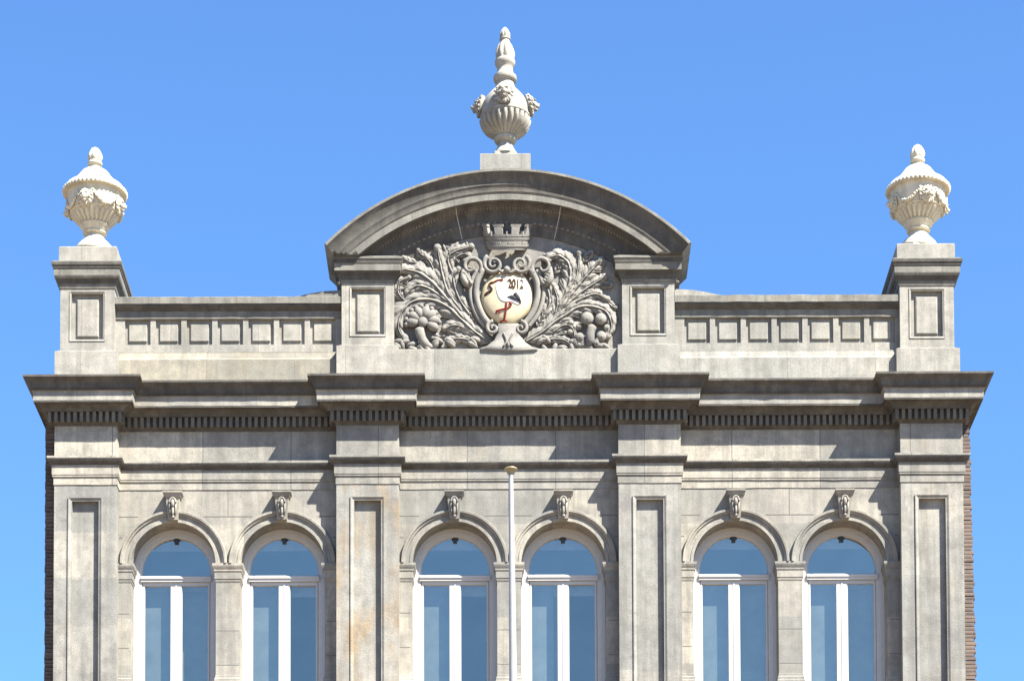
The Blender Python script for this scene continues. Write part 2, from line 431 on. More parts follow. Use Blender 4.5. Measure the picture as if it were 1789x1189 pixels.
# archivolts, keystones, imposts
for ci, c in enumerate(WIN):
    mb = MB(); k = OR_
    mb.arc(c, Z_SPR, [(k - .004, .05), (k - .004, -.03), (k + .045, -.03), (k + .05, -.018), (k + .105, -.018), (k + .11, -.045), (k + .135, -.05), (k + .15, -.075), (k + .185, -.078), (k + .195, -.06), (k + .198, .02)], 0, PI, 56)
    mb.build('archivolt', M['wall'], B, 30)
    mb = MB(); zt, zb = ZV(861, .16), ZV(906, .10)
    wt, wl = .125, .085
    mb.add([(c - wl, -.10, zb), (c + wl, -.10, zb), (c + wl, .3, zb), (c - wl, .3, zb), (c - wt, -.17, zt), (c + wt, -.17, zt), (c + wt, .05, zt), (c - wt, .05, zt)],
           [(0, 1, 2, 3), (4, 7, 6, 5), (0, 4, 5, 1), (1, 5, 6, 2), (2, 6, 7, 3), (3, 7, 4, 0)])
    rect = [(c - wt, -.17), (c + wt, -.17), (c + wt, .01), (c - wt, .01)]
    mb.sweep(rect, [(.0, zt - .05), (.012, zt - .05), (.02, zt - .02), (.04, zt + .005), (.045, zt + .012), (.045, zt + .035)], True, True)
    kst = mb.build('keystone', M['wall'], B)
    mb = MB()
    def kp(x, v, d): return (c + x, -d, zb + (zt - zb) * v)
    mb.tube([kp(.055 * math.cos(a), .62 + .22 * math.sin(a), .168) for a in [PI * q / 10 for q in range(11)]], .017, 6)
    for sx in (-.055, .055): mb.tube([kp(sx, .64, .157), kp(sx * .9, .35, .14), kp(sx * .8, .14, .125)], [.017, .015, .011], 6)
    mb.blob(kp(0, .62, .158), (0, 0, .075), (.036, 0, 0), (0, .045, 0))
    mb.blob(kp(0, .34, .14), (0, 0, .09), (.026, 0, 0), (0, .035, 0)); mb.ball(kp(0, .1, .115), .032)
    mb.build('carved_drop', M['wall'], kst, True)
IMP = [(-.02, ZV(1016)), (.006, ZV(1015.5)), (.012, ZV(1013)), (.012, ZV(1011)), (.022, ZV(1010)), (.022, ZV(999)), (.034, ZV(997)), (.034, ZV(994.5)), (.05, ZV(991)), (.06, ZV(988)), (.06, ZV(984)), (-.02, ZV(983))]
BASE = [(-.02, ZV(1300)), (.03, ZV(1300)), (.03, ZV(1190)), (.022, ZV(1188)), (.022, ZV(1184)), (.008, ZV(1182)), (.008, ZV(1178)), (-.02, ZV(1176))]
for i in range(3):
    a, b = bayx(i); l, r = WIN[2 * i], WIN[2 * i + 1]
    for path in ([(a, 0), (l - OR_, 0), (l - OR_, .36)], [(l + OR_, .36), (l + OR_, 0), (r - OR_, 0), (r - OR_, .36)], [(r + OR_, .36), (r + OR_, 0), (b, 0)]):
        mb = MB(); mb.sweep(path, IMP); mb.build('impost', M['wall'], B)
        mb = MB(); mb.sweep(path, BASE); mb.build('pier_base', M['wall'], B)

# windows -----------------------------------------------------------------
YF = .34                                               # front of the timber frame
def make_window(c):
    FW = .15
    zs = Z_SPR; ro = OR_; ri = OR_ - FW
    mb = MB()
    # arched outer frame in two steps, straight jambs below
    prof = [(ro - .002, YF), (ro - .075, YF), (ro - .08, YF + .03), (ri + .02, YF + .03), (ri, YF + .055), (ri, YF + .12), (ro - .002, YF + .12)]
    def pos(a): return None
    rows = [[(c + r, y, Z_SILL) for r, y in prof]]
    n = 48
    for k in range(n + 1):
        a = PI * k / n; rows.append([(c + r * math.cos(a), y, zs + r * math.sin(a)) for r, y in prof])
    rows.append([(c - r, y, Z_SILL) for r, y in prof]); mb.grid(rows)
    ztr = ZV(1004.5, -YF - .05); ztb = ZV(1014, -YF - .0)
    mb.sweep([(c - ri - .03, YF + .06), (c + ri + .03, YF + .06)], [(-.06, ztb), (.055, ztb), (.055, ztb + .04), (.075, ztb + .05), (.075, ztr - .03), (.06, ztr - .015), (-.06, ztr)])
    mb.box(c - ro, c + ro, YF - .1, YF + .12, Z_SILL - .08, Z_SILL + .06)
    o = mb.build('window', M['white'], B, 40)
    # two casements
    zt = ztb - .003; zb = Z_SILL + .07
    for sgn in (-1, 1):
        x0, x1 = sorted((c + sgn * .012, c + sgn * (ri - .004)))
        cb = MB(); st, ot = .085, .028
        xi0, xi1 = (x0 + (ot if sgn < 0 else st), x1 - (st if sgn < 0 else ot))
        outer = [(x0, zb), (x1, zb), (x1, zt), (x0, zt)]; inner = [(xi0, zb + .1), (xi1, zb + .1), (xi1, zt - .055), (xi0, zt - .055)]
        y0, y1 = YF + .045, YF + .10
        cb.grid([[(p[0], y1, p[1]) for p in outer], [(p[0], y0, p[1]) for p in outer], [(p[0], y0, p[1]) for p in inner], [(p[0] + (.008 if q in (0, 3) else -.008), y0 + .02, p[1] + (.008 if q < 2 else -.008)) for q, p in enumerate(inner)],
                 [(p[0] + (.008 if q in (0, 3) else -.008), y1, p[1] + (.008 if q < 2 else -.008)) for q, p in enumerate(inner)]], True)
        cb.build('casement', M['white'], o)
        pb = MB(); tx = random.uniform(-.004, .004); tz = random.uniform(-.003, .006); yg = y0 + .032
        pb.poly([(xi0, yg - tx, zb + .09), (xi1, yg + tx, zb + .09), (xi1, yg + tx + tz * 2, zt - .05), (xi0, yg - tx + tz * 2, zt - .05)])
        pb.build('pane', M['glass' if (sgn < 0) else 'glass_dim'], o)
    mbb = MB(); mbb.box(c - .014, c + .014, YF + .036, YF + .06, zb, zt); mbb.build('meeting_bead', M['white'], o)
    pb = MB(); yg = YF + .085; q = random.uniform(-.006, .006)
    pb.poly([(c + (ri + .01) * math.cos(a), yg + q * math.cos(a), zs + (ri + .01) * math.sin(a)) for a in [PI * k / 40 for k in range(41)]] + [(c - ri - .01, yg - q, ztr - .02), (c + ri + .01, yg + q, ztr - .02)])
    pb.build('pane', M['glass'], o)
    mb = MB(); zc = zs + ri
    mb.box(c - .035, c + .035, yg - .04, yg - .012, zc - .085, zc + .005); mb.box(c - .06, c + .06, yg - .025, yg - .01, zc - .035, zc + .005)
    mb.build('window_catch', M['dark'], o)
    mb = MB(); zk = zs + ri - .17
    mb.box(c - .56, c + .56, .60, .61, zk + .02, zk + .30)
    mb.build('roller_blind', M['blind'], o)
    mb = MB(); mb.box(c - .58, c + .58, .58, .62, ztb - .20, ztb + .02)
    mb.build('roller_blind', M['blind'], o)
for wi, c in enumerate(WIN):
    make_window(c); o = [q for q in C.objects if q.name.startswith('window') and q.parent is B][-1]
    for x0, x1 in {0: ((-.62, -.02), (.02, .62)), 1: ((-.62, -.02),), 2: ((-.62, -.02),), 3: ((-.62, -.17),), 4: ((-.62, -.02), (.02, .62)), 5: ((-.62, -.02), (.02, .62))}[wi]:
        # drawn roller screens close behind the glass
        mb = MB(); mb.box(c + x0, c + x1, .56, .565, Z_SILL + .1, Z_SPR - .30); mb.build('roller_screen', M['curtain'], o)

# rooms behind the glass, flat roof, brick flanks
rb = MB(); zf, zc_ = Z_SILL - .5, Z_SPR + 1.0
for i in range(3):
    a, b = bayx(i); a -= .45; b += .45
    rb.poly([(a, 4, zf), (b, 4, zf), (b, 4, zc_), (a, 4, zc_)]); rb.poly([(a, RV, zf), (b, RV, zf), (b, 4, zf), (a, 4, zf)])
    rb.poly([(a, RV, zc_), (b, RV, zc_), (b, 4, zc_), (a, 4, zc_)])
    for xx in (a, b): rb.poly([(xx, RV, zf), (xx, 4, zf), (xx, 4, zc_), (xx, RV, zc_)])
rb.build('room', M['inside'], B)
ZBR = zl(712, .15)
bb = MB()
for s, ua, ub in ((-1, 77.5, 75.5), (1, 1696, 1708)):
    xa_, xb_ = abs(XU(ua, 760)), abs(XU(ub, 1189)); za_, zb_ = ZV(760), ZV(1189)
    bb.box(*sorted((s * (OUT - .12), s * (xb_ - .05))), .03, 12, 0, 9.0)
    z = 9.0; k = 0
    while z < ZBR - .07:
        xe = xa_ + (xb_ - xa_) * min(1.5, (za_ - z) / (za_ - zb_))
        j = (random.uniform(-.02, .012) + (.007 if k % 2 else -.007)) if s > 0 else random.uniform(-.006, .006)
        dy = random.uniform(0, .015)
        bb.box(*sorted((s * (OUT - .12), s * (xe - .015 + j))), .012 + dy, 12, z, z + .058)
        bb.box(*sorted((s * (OUT - .11), s * (xe - (.05 if s > 0 else .03)))), .045, 11.9, z + .058, z + .0675)
        z += .0675; k += 1
bb.box(-OUT, OUT, 11.7, 11.99, 0, ZBR)
bb.build('brick_wall', M['brick'], B)
rf = MB(); rf.box(-OUT + .1, OUT - .1, 1.25, 11.9, ZBR - .3, ZBR - .05); rf.box(-OUT + .5, OUT - .5, .45, 1.25, ZBR - .3, ZBR - .05); rf.build('roof', M['roof'], B)

# ---------------------------------------------------------------- parapet
D_DIE, D_BASE = .15, .24
ZP0 = Z_CORN + .0
def pier(px, u_ref, hw, hwb, v, deep, cap, panel, capalt):
    """v: levels; returns top z of cap"""
    zb1 = ZV(v['base'], D_BASE); zd = ZV(v['die'], D_DIE)
    mb = MB()
    z0 = zb1 + .03
    (u0, u1, vt, vb) = panel
    hx = (u1 - u0) / 200; h = (px - hx, px + hx, ZV(vb, D_DIE), ZV(vt, D_DIE))
    panelled(mb, px - hw, px + hw, -D_DIE, deep, z0 - .01, zd + .25, [h], .075)
    o = mb.build('parapet_pier', M['parapet'], B)
    mb = MB(); rect = [(px - hwb, -D_BASE), (px + hwb, -D_BASE), (px + hwb, deep + .0), (px - hwb, deep + .0)]
    mb.sweep(rect, [(0, ZP0 - .02), (0, zb1), (-.03, zb1 + .012), (-.055, zb1 + .03), (-.085, zb1 + .034)], True, True)
    mb.build('pier_base', M['parapet'], o)
    mb = MB(); block(mb, h[0] + .085, h[1] - .085, h[2] + .06, h[3] - .085, -D_DIE + .075, .035, .02); mb.build('panel', M['parapet'], o)
    tb = MB(); trim(tb, h[0], h[1], h[2], h[3], -D_DIE, .035, .012); tb.build('panel_moulding', M['parapet'], o)
    mb = MB(); rect = [(px - hw, -D_DIE), (px + hw, -D_DIE), (px + hw, deep), (px - hw, deep)]
    mb.sweep(rect, [(off, ZV(vv, D_DIE + off)) for off, vv in cap], True, True, capalt)
    c = mb.build('pier_cap', [M['cornice'], M['crust_shade']], o)
    return o, ZV(cap[-1][1], D_DIE + cap[-1][0])
CAP1 = [(-.02, 503), (.012, 502), (.02, 498), (.025, 494), (.045, 491), (.05, 488), (.085, 484), (.095, 481), (.10, 478.5), (.10, 466.5), (.115, 465.5), (.118, 463), (.135, 460), (.14, 457), (.14, 454), (.08, 453.2)]
PIER_TOP = []
for i in (0, 3):
    x = PX[i] - (.035 if i == 3 else 0)
    o, zt = pier(x, 0, .475, .555, dict(base=611, die=500), 1.15, CAP1, (126.5, 182, 511, 591), [(3, 8), (9, 14)])
    mb = MB(); zq = ZV(429, .1)
    mb.sweep([(x - .51, -.12), (x + .51, -.12), (x + .51, .88), (x - .51, .88)], [(0, zt - .02), (0, zq - .015), (-.015, zq)], True, True)
    mb.build('urn_plinth', M['parapet'], o); PIER_TOP.append(zq)
CAP2 = [(-.02, 496), (.012, 494), (.02, 489), (.03, 486), (.055, 481), (.06, 478), (.10, 474), (.115, 472.5), (.12, 472), (.12, 460), (.13, 459), (.135, 455), (.15, 451), (.15, 448), (.05, 447)]
for i in (1, 2): pier(PX[i], 0, .46, .545, dict(base=603, die=495), .9, CAP2, (615, 672, 504, 584), [(2, 8), (10, 12)])

# parapet stretches with seven sunk panels each
for i in (0, 2):
    a = PX[i] + .47; b = PX[i + 1] - .455
    zt = ZV(529, .13); zpl = ZV(616, .0); zbl = ZV(627, .10)
    n = 7; pitch = .5435; hwid = .225
    x0 = a + .17 + hwid
    holes = []
    for k in range(n):
        c = x0 + pitch * k
        if c + hwid < b: holes.append((c - hwid, c + hwid, ZV(601), ZV(557)))
    mb = MB(); panelled(mb, a, b, .0, .5, ZP0, zt + .02, holes, .055)
    o = mb.build('parapet', M['parapet'], B)
    for h in holes:
        mb = MB(); block(mb, h[0] + .065, h[1] - .065, h[2] + .07, h[3] - .07, .055, .03, .012); mb.build('panel', M['parapet'], o)
    mb = MB(); mb.sweep([(a, 0), (b, 0)], [(-.05, ZP0 - .01), (.13, ZP0 - .01), (.13, zbl - .01), (.12, zbl), (.085, zbl + .03), (.05, zpl - .02), (.05, zpl), (-.02, zpl + .02)]); mb.build('parapet_base', M['tan' if i == 0 else 'parapet'], o)
    # plain band and coping
    zc0 = ZV(543, .02); ztop = ZV(517.5, .13)
    mb = MB(); mb.sweep([(a, 0), (b, 0)], [(-.02, ZV(556)), (.02, ZV(555.5, .02)), (.02, zc0), (.035, zc0 + .015), (.06, zc0 + .03), (.11, zt - .03), (.115, zt), (.13, zt), (.13, ztop), (.11, ztop + .012), (-.55, ztop + .05), (-.55, zt - .05)], alt=[(2, 7)], jit=.004)
    mb.build('coping', [M['cornice'], M['crust_shade']], o)  # shade of the cove below the coping is painted with the dark stone
    # the coping sweeps up where it meets the pediment
    e = b if i == 0 else a; s = -1 if i == 0 else 1
    mb = MB(); pts = [(e, ztop - .02)] + [(e + s * L, ztop + h) for L, h in ((0, .13), (.30, .115), (.55, .075), (.75, .03), (.95, .0))] + [(e + s * .95, ztop - .02)]
    mb.prism(pts, -.09, .5); mb.build('coping_ramp', M['parapet'] if i else M['cornice'], o)

# ---------------------------------------------------------------- pediment
xa, xb = PX[1] + .455, PX[2] - .455
D_TOP, D_COR = .50, .35
zpt = ZV(293.5, D_TOP)
zcx = zpt - 4.50                                        # centre of the arcs
def rad(v, d): return P(885, v, d)[1] - zcx
APROF = [(rad(410, .0) - .03, .3), (rad(409, .02), -.02), (rad(402, .03), -.03), (rad(394, .05), -.05), (rad(391, .07), -.07), (rad(384, .085), -.085), (rad(372, .10), -.10), (rad(366, .14), -.14), (rad(358, .22), -.22), (rad(356, .24), -.24), (rad(352, .30), -.30), (rad(351, .33), -.33), (rad(348.5, D_COR), -D_COR), (rad(337, D_COR), -D_COR),
         (rad(334, .37), -.37), (rad(330, .37), -.37), (rad(325, .385), -.385), (rad(322, .40), -.40), (rad(319, .40), -.40), (rad(314, .415), -.415), (rad(306, .445), -.445), (rad(300, .485), -.485), (rad(298, .50), -.50), (rad(294, .50), -.50), (rad(293.5, .50) + .02, -.45), (rad(293.5, .50) + .03, .95), (rad(410, 0) - .03, .95)]
PHI = math.asin(3.20 / 4.50)
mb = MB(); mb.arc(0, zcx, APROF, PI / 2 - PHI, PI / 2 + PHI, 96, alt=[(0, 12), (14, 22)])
ped = mb.build('pediment', [M['cornice'], M['crust_shade']], B, 25)
bm = bmesh.new(); bm.from_mesh(ped.data); ZCUT = ZV(448, D_DIE + .15) + .004
geo = bmesh.ops.bisect_plane(bm, geom=bm.verts[:] + bm.edges[:] + bm.faces[:], plane_co=(0, 0, ZCUT), plane_no=(0, 0, 1), clear_inner=True)
bmesh.ops.holes_fill(bm, edges=[e for e in bm.edges if e.is_boundary]); bm.to_mesh(ped.data); bm.free()
mb = MB()
for ang in (13.2, -13.4):
    cen = PI / 2 + R(ang)
    pr = [(r - .004 if y > -.36 else r, y - .003) for r, y in APROF[1:-3]]
    mb.arc(0, zcx, pr[:11], cen - .0014, cen + .0014, 1, False)
    mb.mi = 1; mb.arc(0, zcx, pr[11:], cen - .0011, cen + .0011, 1, False); mb.mi = 0
mb.build('mortar_joint', [M['mortar'], M['joint']], ped)
# egg-and-dart and dentil bands on the bed moulding, each one continuous strip
for nm, vv, yy, hw_, out, cnt, span in (('egg_moulding', 362, -.165, .030, .045, 120, .86), ('dentil_moulding', 388, -.062, .030, .045, 60, .80)):
    mb = MB(); rows = []; r = rad(vv, -yy); per = 8
    for i in range(cnt * per + 1):
        a = PI / 2 - span + 2 * span * i / (cnt * per); f = (i % per) / per
        o_ = out * (max(0, math.sin(PI * f / .72)) ** .6 if f < .72 else 0) if nm[0] == 'e' else out * (1 if f < .55 else 0)
        rows.append([((r + q_) * math.cos(a), yy + .03 - y_, zcx + (r + q_) * math.sin(a)) for q_, y_ in ((-hw_, -.03), (-hw_ * .9, o_ * .8), (0, o_ + .012), (hw_ * .9, o_ * .8), (hw_, -.03))])
    mb.grid(rows); mb.build(nm, M['cornice'], ped)
# tympanum wall and its base course
mb = MB(); zty = ZV(612, .1)
ri_ = rad(409, .02) - .01
pts = [(xa, zty - .3), (xb, zty - .3)]
a0 = math.acos(min(1, (xb) / (ri_ + .15)))
pts += [((ri_ + .15) * math.cos(a0 + (PI - 2 * a0) * k / 40), zcx + (ri_ + .15) * math.sin(a0 + (PI - 2 * a0) * k / 40)) for k in range(41)]
mb.prism(pts, .0, .6); mb.build('tympanum', M['relief'], ped)
mb = MB(); mb.sweep([(xa, 0), (xb, 0)], [(-.2, ZP0 - .01), (.13, ZP0 - .01), (.13, zty), (.12, zty + .012), (-.05, zty + .02)]); mb.build('pediment_base', M['parapet'], ped)
zcp = ZV(268.5, .2)
mb = MB(); xc = XU(883, 282, .2)
mb.sweep([(xc - .445, -.2), (xc + .445, -.2), (xc + .445, .69), (xc - .445, .69)], [(0, zpt - .12), (0, zcp - .012), (-.012, zcp)], True, True)
mb.build('urn_plinth', M['parapet'], ped)

# ---------------------------------------------------------------- coat of arms
def K(x, y, d=0.0):
    """point of the carved relief; x, y read on a 4.245x enlargement"""
    X, Z = P(670 + x / 4.245, 360 + y / 4.245, d); return Vector((X, -d, Z))
def spline(pts, n=24):
    """Catmull-Rom through points"""
    out = []; p = [pts[0]] + list(pts) + [pts[-1]]; m = len(pts) - 1
    for i in range(n + 1):
        t = i / n * m; k = min(int(t), m - 1); f = t - k
        a, b, c, d = p[k], p[k + 1], p[k + 2], p[k + 3]
        out.append(tuple(.5 * (2 * b[q] + (c[q] - a[q]) * f + (2 * a[q] - 5 * b[q] + 4 * c[q] - d[q]) * f * f + (3 * b[q] - a[q] - 3 * c[q] + d[q]) * f ** 3) for q in range(len(b))))
    return out
SC = .01 / 4.245
arms = MB()
def mir(pts): return [(1830 - x, *r) for x, *r in pts]
# strapwork frame of the cartouche
FR = [(740, 470), (695, 560), (690, 680), (730, 800), (800, 890), (850, 915)]
for q in (FR, mir(FR)):
    s_ = spline(q, 24)
    arms.tube([K(x, y, .10) for x, y in s_], .055, 8, .9)
    o_ = spline([(x + (-42 if q is FR else 42), y + 8) for x, y in q[:-1]], 20)
    arms.tube([K(x, y, .07) for x, y in o_], .04, 8, 1)
def spiral(cx, cy, r0, turns, a0, sgn, w0, d, n=34):
    pts = []; rr = []
    for k in range(n + 1):
        t = k / n; a = a0 + sgn * turns * 2 * PI * t; r = r0 * (1 - .86 * t)
        pts.append(K(cx + r * math.cos(a), cy + r * math.sin(a), d + .03 * t)); rr.append(w0 * (1 - .55 * t))
    arms.tube(pts, rr, 8, 1.1)
for sx in (1, -1):
    f = lambda x: x if sx > 0 else 1830 - x
    spiral(f(815), 432, 74, 1.6, PI * (0 if sx > 0 else 1) + (-2.2 * sx), -sx, .042, .11)
    spiral(f(650), 452, 85, 1.1, PI / 2 - sx * .9, -sx, .045, .10)
    arms.tube([K(f(x), y, .10) for x, y in spline([(735, 455), (705, 410), (650, 385), (590, 410)], 12)], .035, 8)
    spiral(f(812), 905, 50, 1.3, -PI / 2, -sx, .04, .13)
    arms.tube([K(f(x), y, d) for x, y, d in spline([(600, 460, .06), (590, 520, .12), (610, 570, .12), (640, 600, .05)], 10)], [.05] * 4 + [.06] * 4 + [.04] * 3, 8)
    for j in range(5): arms.ball(K(f(600 + j * 12), 500 + j * 18, .12), .05 - j * .004, .05, .04)
arms.tube([K(x, y, .13) for x, y in spline([(850, 470), (885, 492), (915, 478), (945, 492), (980, 470)], 16)], .03, 8)
arms.ball(K(915, 470, .15), .06, .05, .06)
# spreading foot of the cartouche
ft = [(852, 872), (1000, 872), (1004, 930), (1040, 1000), (1095, 1040), (1152, 1056), (1150, 1076), (915, 1088), (706, 1076), (708, 1056), (770, 1035), (825, 990), (848, 930)]
n0 = len(arms.v); rows = []
for d, k in ((-.02, 1.03), (.12, 1.0), (.16, .90)):
    rows.append([K(925 + (x - 925) * k, 985 + (y - 985) * k, d) for x, y in ft])
arms.grid(rows, True); arms.poly(rows[-1])
arms.tube([K(x, y, .165) for x, y in spline([(890, 940), (912, 1000), (890, 1040)], 8)], .02, 6); arms.tube([K(x, y, .165) for x, y in spline([(960, 940), (935, 1000), (960, 1040)], 8)], .02, 6)
arms.ball(K(925, 1025, .16), .03, .04, .06)
coat = arms.build('coat_of_arms', M['relief'], B, True, 'carved cartouche with mural crown, painted stork and the year 2012')
# oval shield, gently convex
CC = (920, 678); SPROF = ((0, .150), (.2, .149), (.45, .142), (.70, .124), (.86, .098), (.96, .066), (1.0, .03))
def sd(x, y):
    dx, dy = x - CC[0], y - CC[1]; k = max(1e-4, math.hypot(dx / 196, dy / 214))
    for _ in range(4):
        sa = min(1, max(-1, dy / 214 / k)); rx = 200 * (1 - .22 * sa * sa) if sa > 0 else 196 * (1 - .06 * sa * sa)
        k = max(1e-4, math.hypot(dx / rx, dy / 214))
    k = min(1.0, k)
    for (a, p), (b, q_) in zip(SPROF, SPROF[1:]):
        if k <= b: return p + (q_ - p) * (k - a) / (b - a)
    return .03
sh = MB(); rows = []
for k, d in reversed(SPROF):
    row = []
    for j in range(56):
        a = 2 * PI * j / 56; ca, sa = math.cos(a), math.sin(a)
        rx = 200 * (1 - .22 * sa * sa) if sa > 0 else 196 * (1 - .06 * sa * sa)
        row.append(K(CC[0] + max(k, .01) * rx * ca, CC[1] + max(k, .01) * 214 * sa, d))
    rows.append(row)
sh.grid(rows, True); sh.build('shield', M['shield'], coat, True)
# painted stork in low relief: white body, black wing, red bill and legs
stk = MB()
def flat(outline, mi, lift=.010, th=.03):
    stk.mi = mi; n = len(outline); mx_ = sum(p[0] for p in outline) / n; my_ = sum(p[1] for p in outline) / n
    rows = [[K(mx_ + (x - mx_) * k, my_ + (y - my_) * k, sd(x, y) + l) for x, y in outline] for k, l in ((1.02, -.02), (1.0, lift * .6), (.90, lift), (.45, lift * 1.25))]
    rows.append([K(mx_ + (x - mx_) * .02, my_ + (y - my_) * .02, sd(mx_, my_) + lift * 1.3) for x, y in outline])
    stk.grid(rows, True)
def line(pts, w0, mi, lift=.012, n=12):
    stk.mi = mi; sp = spline(pts, n)
    stk.tube([K(x, y, sd(x, y) + lift) for x, y in sp], [w0 * (1 if 0 < i < n else .6) for i in range(n + 1)], 6, .7)
body = spline([(838, 640), (832, 590), (850, 545), (870, 505), (905, 490), (925, 515), (918, 560), (935, 610), (965, 650), (1000, 690), (1008, 730), (985, 728), (950, 712), (900, 712), (860, 690), (838, 640)], 44)[:-1]
flat(body, 0)
flat(spline([(915, 672), (950, 660), (985, 672), (1015, 690), (1020, 720), (1000, 705), (960, 690), (915, 672)], 22)[:-1], 1, .020)
flat(spline([(962, 650), (985, 640), (1008, 668), (1016, 700), (995, 700), (980, 675), (962, 650)], 18)[:-1], 1, .022)
line([(912, 708), (907, 780), (893, 850)], .016, 2); line([(862, 858), (893, 846), (918, 856)], .015, 2)
line([(950, 730), (928, 752), (880, 764), (830, 778)], .014, 2); line([(842, 776), (832, 800)], .012, 2); line([(856, 774), (862, 798)], .012, 2); line([(935, 712), (952, 730)], .02, 2)
line([(812, 566), (850, 548), (888, 545)], .015, 2)
line([(812, 562), (788, 575), (785, 592), (804, 612), (792, 632), (768, 642), (748, 665)], .019, 3, n=20)
stk.build('stork', [M['storkwhite'], M['black'], M['red'], M['brown']], coat, True)
# the year
tc = bpy.data.curves.new('year_text', 'FONT'); tc.body = '2012'; tc.size = .30; tc.extrude = .003; tc.offset = .006; tc.align_x = 'CENTER'; tc.align_y = 'CENTER'; tc.space_character = .95
to = bpy.data.objects.new('year_text', tc); C.objects.link(to); bpy.context.view_layer.update()
me = bpy.data.meshes.new_from_object(to.evaluated_get(bpy.context.evaluated_depsgraph_get())); bpy.data.objects.remove(to)
bbx = max(v.co.x for v in me.vertices) - min(v.co.x for v in me.vertices); bbz = max(v.co.y for v in me.vertices) - min(v.co.y for v in me.vertices)
for v in me.vertices:                      # wrap the numerals onto the shield
    x, y = 982 + v.co.x / bbx * 118, 576 - v.co.y / bbz * 70
    v.co = K(x, y, sd(x, y) + .015 + v.co.z)
yo = bpy.data.objects.new('year_numerals', me); C.objects.link(yo); me.materials.clear(); me.materials.append(M['brown']); yo.parent = coat
# mural crown
cr = MB(); ccx = 917
def crown_ring(y0, y1, r0, r1, a0, a1, d0=.02, dep=.55, th=.05, n=4):
    rows = []
    for y, r in ((y0, r0), (y1, r1)):
        for rr in (r, r - th / SC * .01 * 100 * .01):
            pass
    P0 = []; P1 = []; Q0 = []; Q1 = []
    for k in range(n + 1):
        a = a0 + (a1 - a0) * k / n
        for L, y, r in ((P0, y0, r0), (P1, y1, r1), (Q0, y0, r0 - 26), (Q1, y1, r1 - 26)):
            L.append(K(ccx + r * math.cos(a), y, d0 + dep * r * SC * math.sin(a)))
    cr.grid([P0, P1, Q1, Q0, P0]); cr.poly([P0[0], P1[0], Q1[0], Q0[0]]); cr.poly([P0[-1], P1[-1], Q1[-1], Q0[-1]])
crown_ring(325, 300, 140, 152, -.3, PI + .3, n=24)
crown_ring(300, 285, 158, 162, -.3, PI + .3, n=24)
crown_ring(285, 225, 150, 168, -.3, PI + .3, n=24)
crown_ring(250, 232, 166, 174, -.3, PI + .3, n=24)
crown_ring(225, 208, 172, 178, -.3, PI + .3, n=24)
for q in range(6):
    a = -.22 + q * .72; crown_ring(212, 148, 176, 192, a - .17, a + .17); crown_ring(152, 134, 192, 200, a - .21, a + .21)
    crown_ring(282, 262, 160, 166, a - .05, a + .30)
    if q < 5: crown_ring(222, 186, 180, 184, a + .33, a + .39)
cr.build('mural_crown', M['relief'], coat, 30)
# foliage ------------------------------------------------------------------
def leaf(spine, w, h=.10, n=9, d0=.015, curl=.03):
    """broad acanthus leaf: a lobed, veined ribbon along a spine"""
    n = max(3, round(n * .62)); mb = MB(); m = 16 * n; pts = spline(spine, m); rows = []; w *= 1.78; h *= .60
    ss = [-1, -.94, -.82, -.68, -.54, -.40, -.27, -.15, -.06, 0, .06, .15, .27, .40, .54, .68, .82, .94, 1]
    ph = [random.uniform(-.15, .15) for _ in range(2)]; amp = [random.uniform(.85, 1.1) for _ in range(2 * n + 4)]
    for i, (x, y) in enumerate(pts):
        t = i / m; a = pts[max(0, i - 2)]; b = pts[min(m, i + 2)]
        tx, ty = b[0] - a[0], b[1] - a[1]; l = math.hypot(tx, ty) or 1; tx /= l; ty /= l; nx, ny = -ty, tx
        W = w * (.30 + .70 * math.sin(PI * min(1, .10 + .85 * t) ** .85)) * (1 if t < .80 else .25 + .75 * math.sqrt(max(0, (1 - t) / .20)))
        row = []
        for s_ in ss:
            side = 0 if s_ < 0 else 1; k = n * t + ph[side]; q_ = k % 1.0
            lob = math.sin(PI * q_ ** .75) ** .7; E = (.94 + .06 * math.cos(2 * PI * 4 * k)) * (.54 + .46 * lob * amp[int(k + 1) * 2 % (2 * n + 4)])
            off = s_ * W * E * .62; fwd = abs(s_) ** 1.6 * W * .42
            vein = .5 + .5 * math.cos(2 * PI * (k - .42 * abs(s_) - .46))
            edge = max(0, 1 - abs(s_) ** 3.2)
            z = d0 + h * edge * (.40 + .36 * vein * (.4 + .6 * abs(s_)) + .10 * (.5 + .5 * math.cos(2 * PI * (2 * k - .9 * abs(s_)))) + .22 * (1 - abs(s_))) + .022 * math.exp(-(s_ / .07) ** 2) - .020 * math.exp(-((abs(s_) - .16) / .07) ** 2) + curl * t * edge
            if abs(s_) == 1: z = -.02
            row.append(K(x + nx * off + tx * fwd, y + ny * off + ty * fwd, z))
        rows.append(row)
    mb.grid(rows)
    mb.ball(K(pts[-1][0], pts[-1][1], d0 + h * .5), w * SC * .22, .05, w * SC * .22, 10, 7)
    return mb.build('acanthus_leaf', M['relief'], coat, 60)
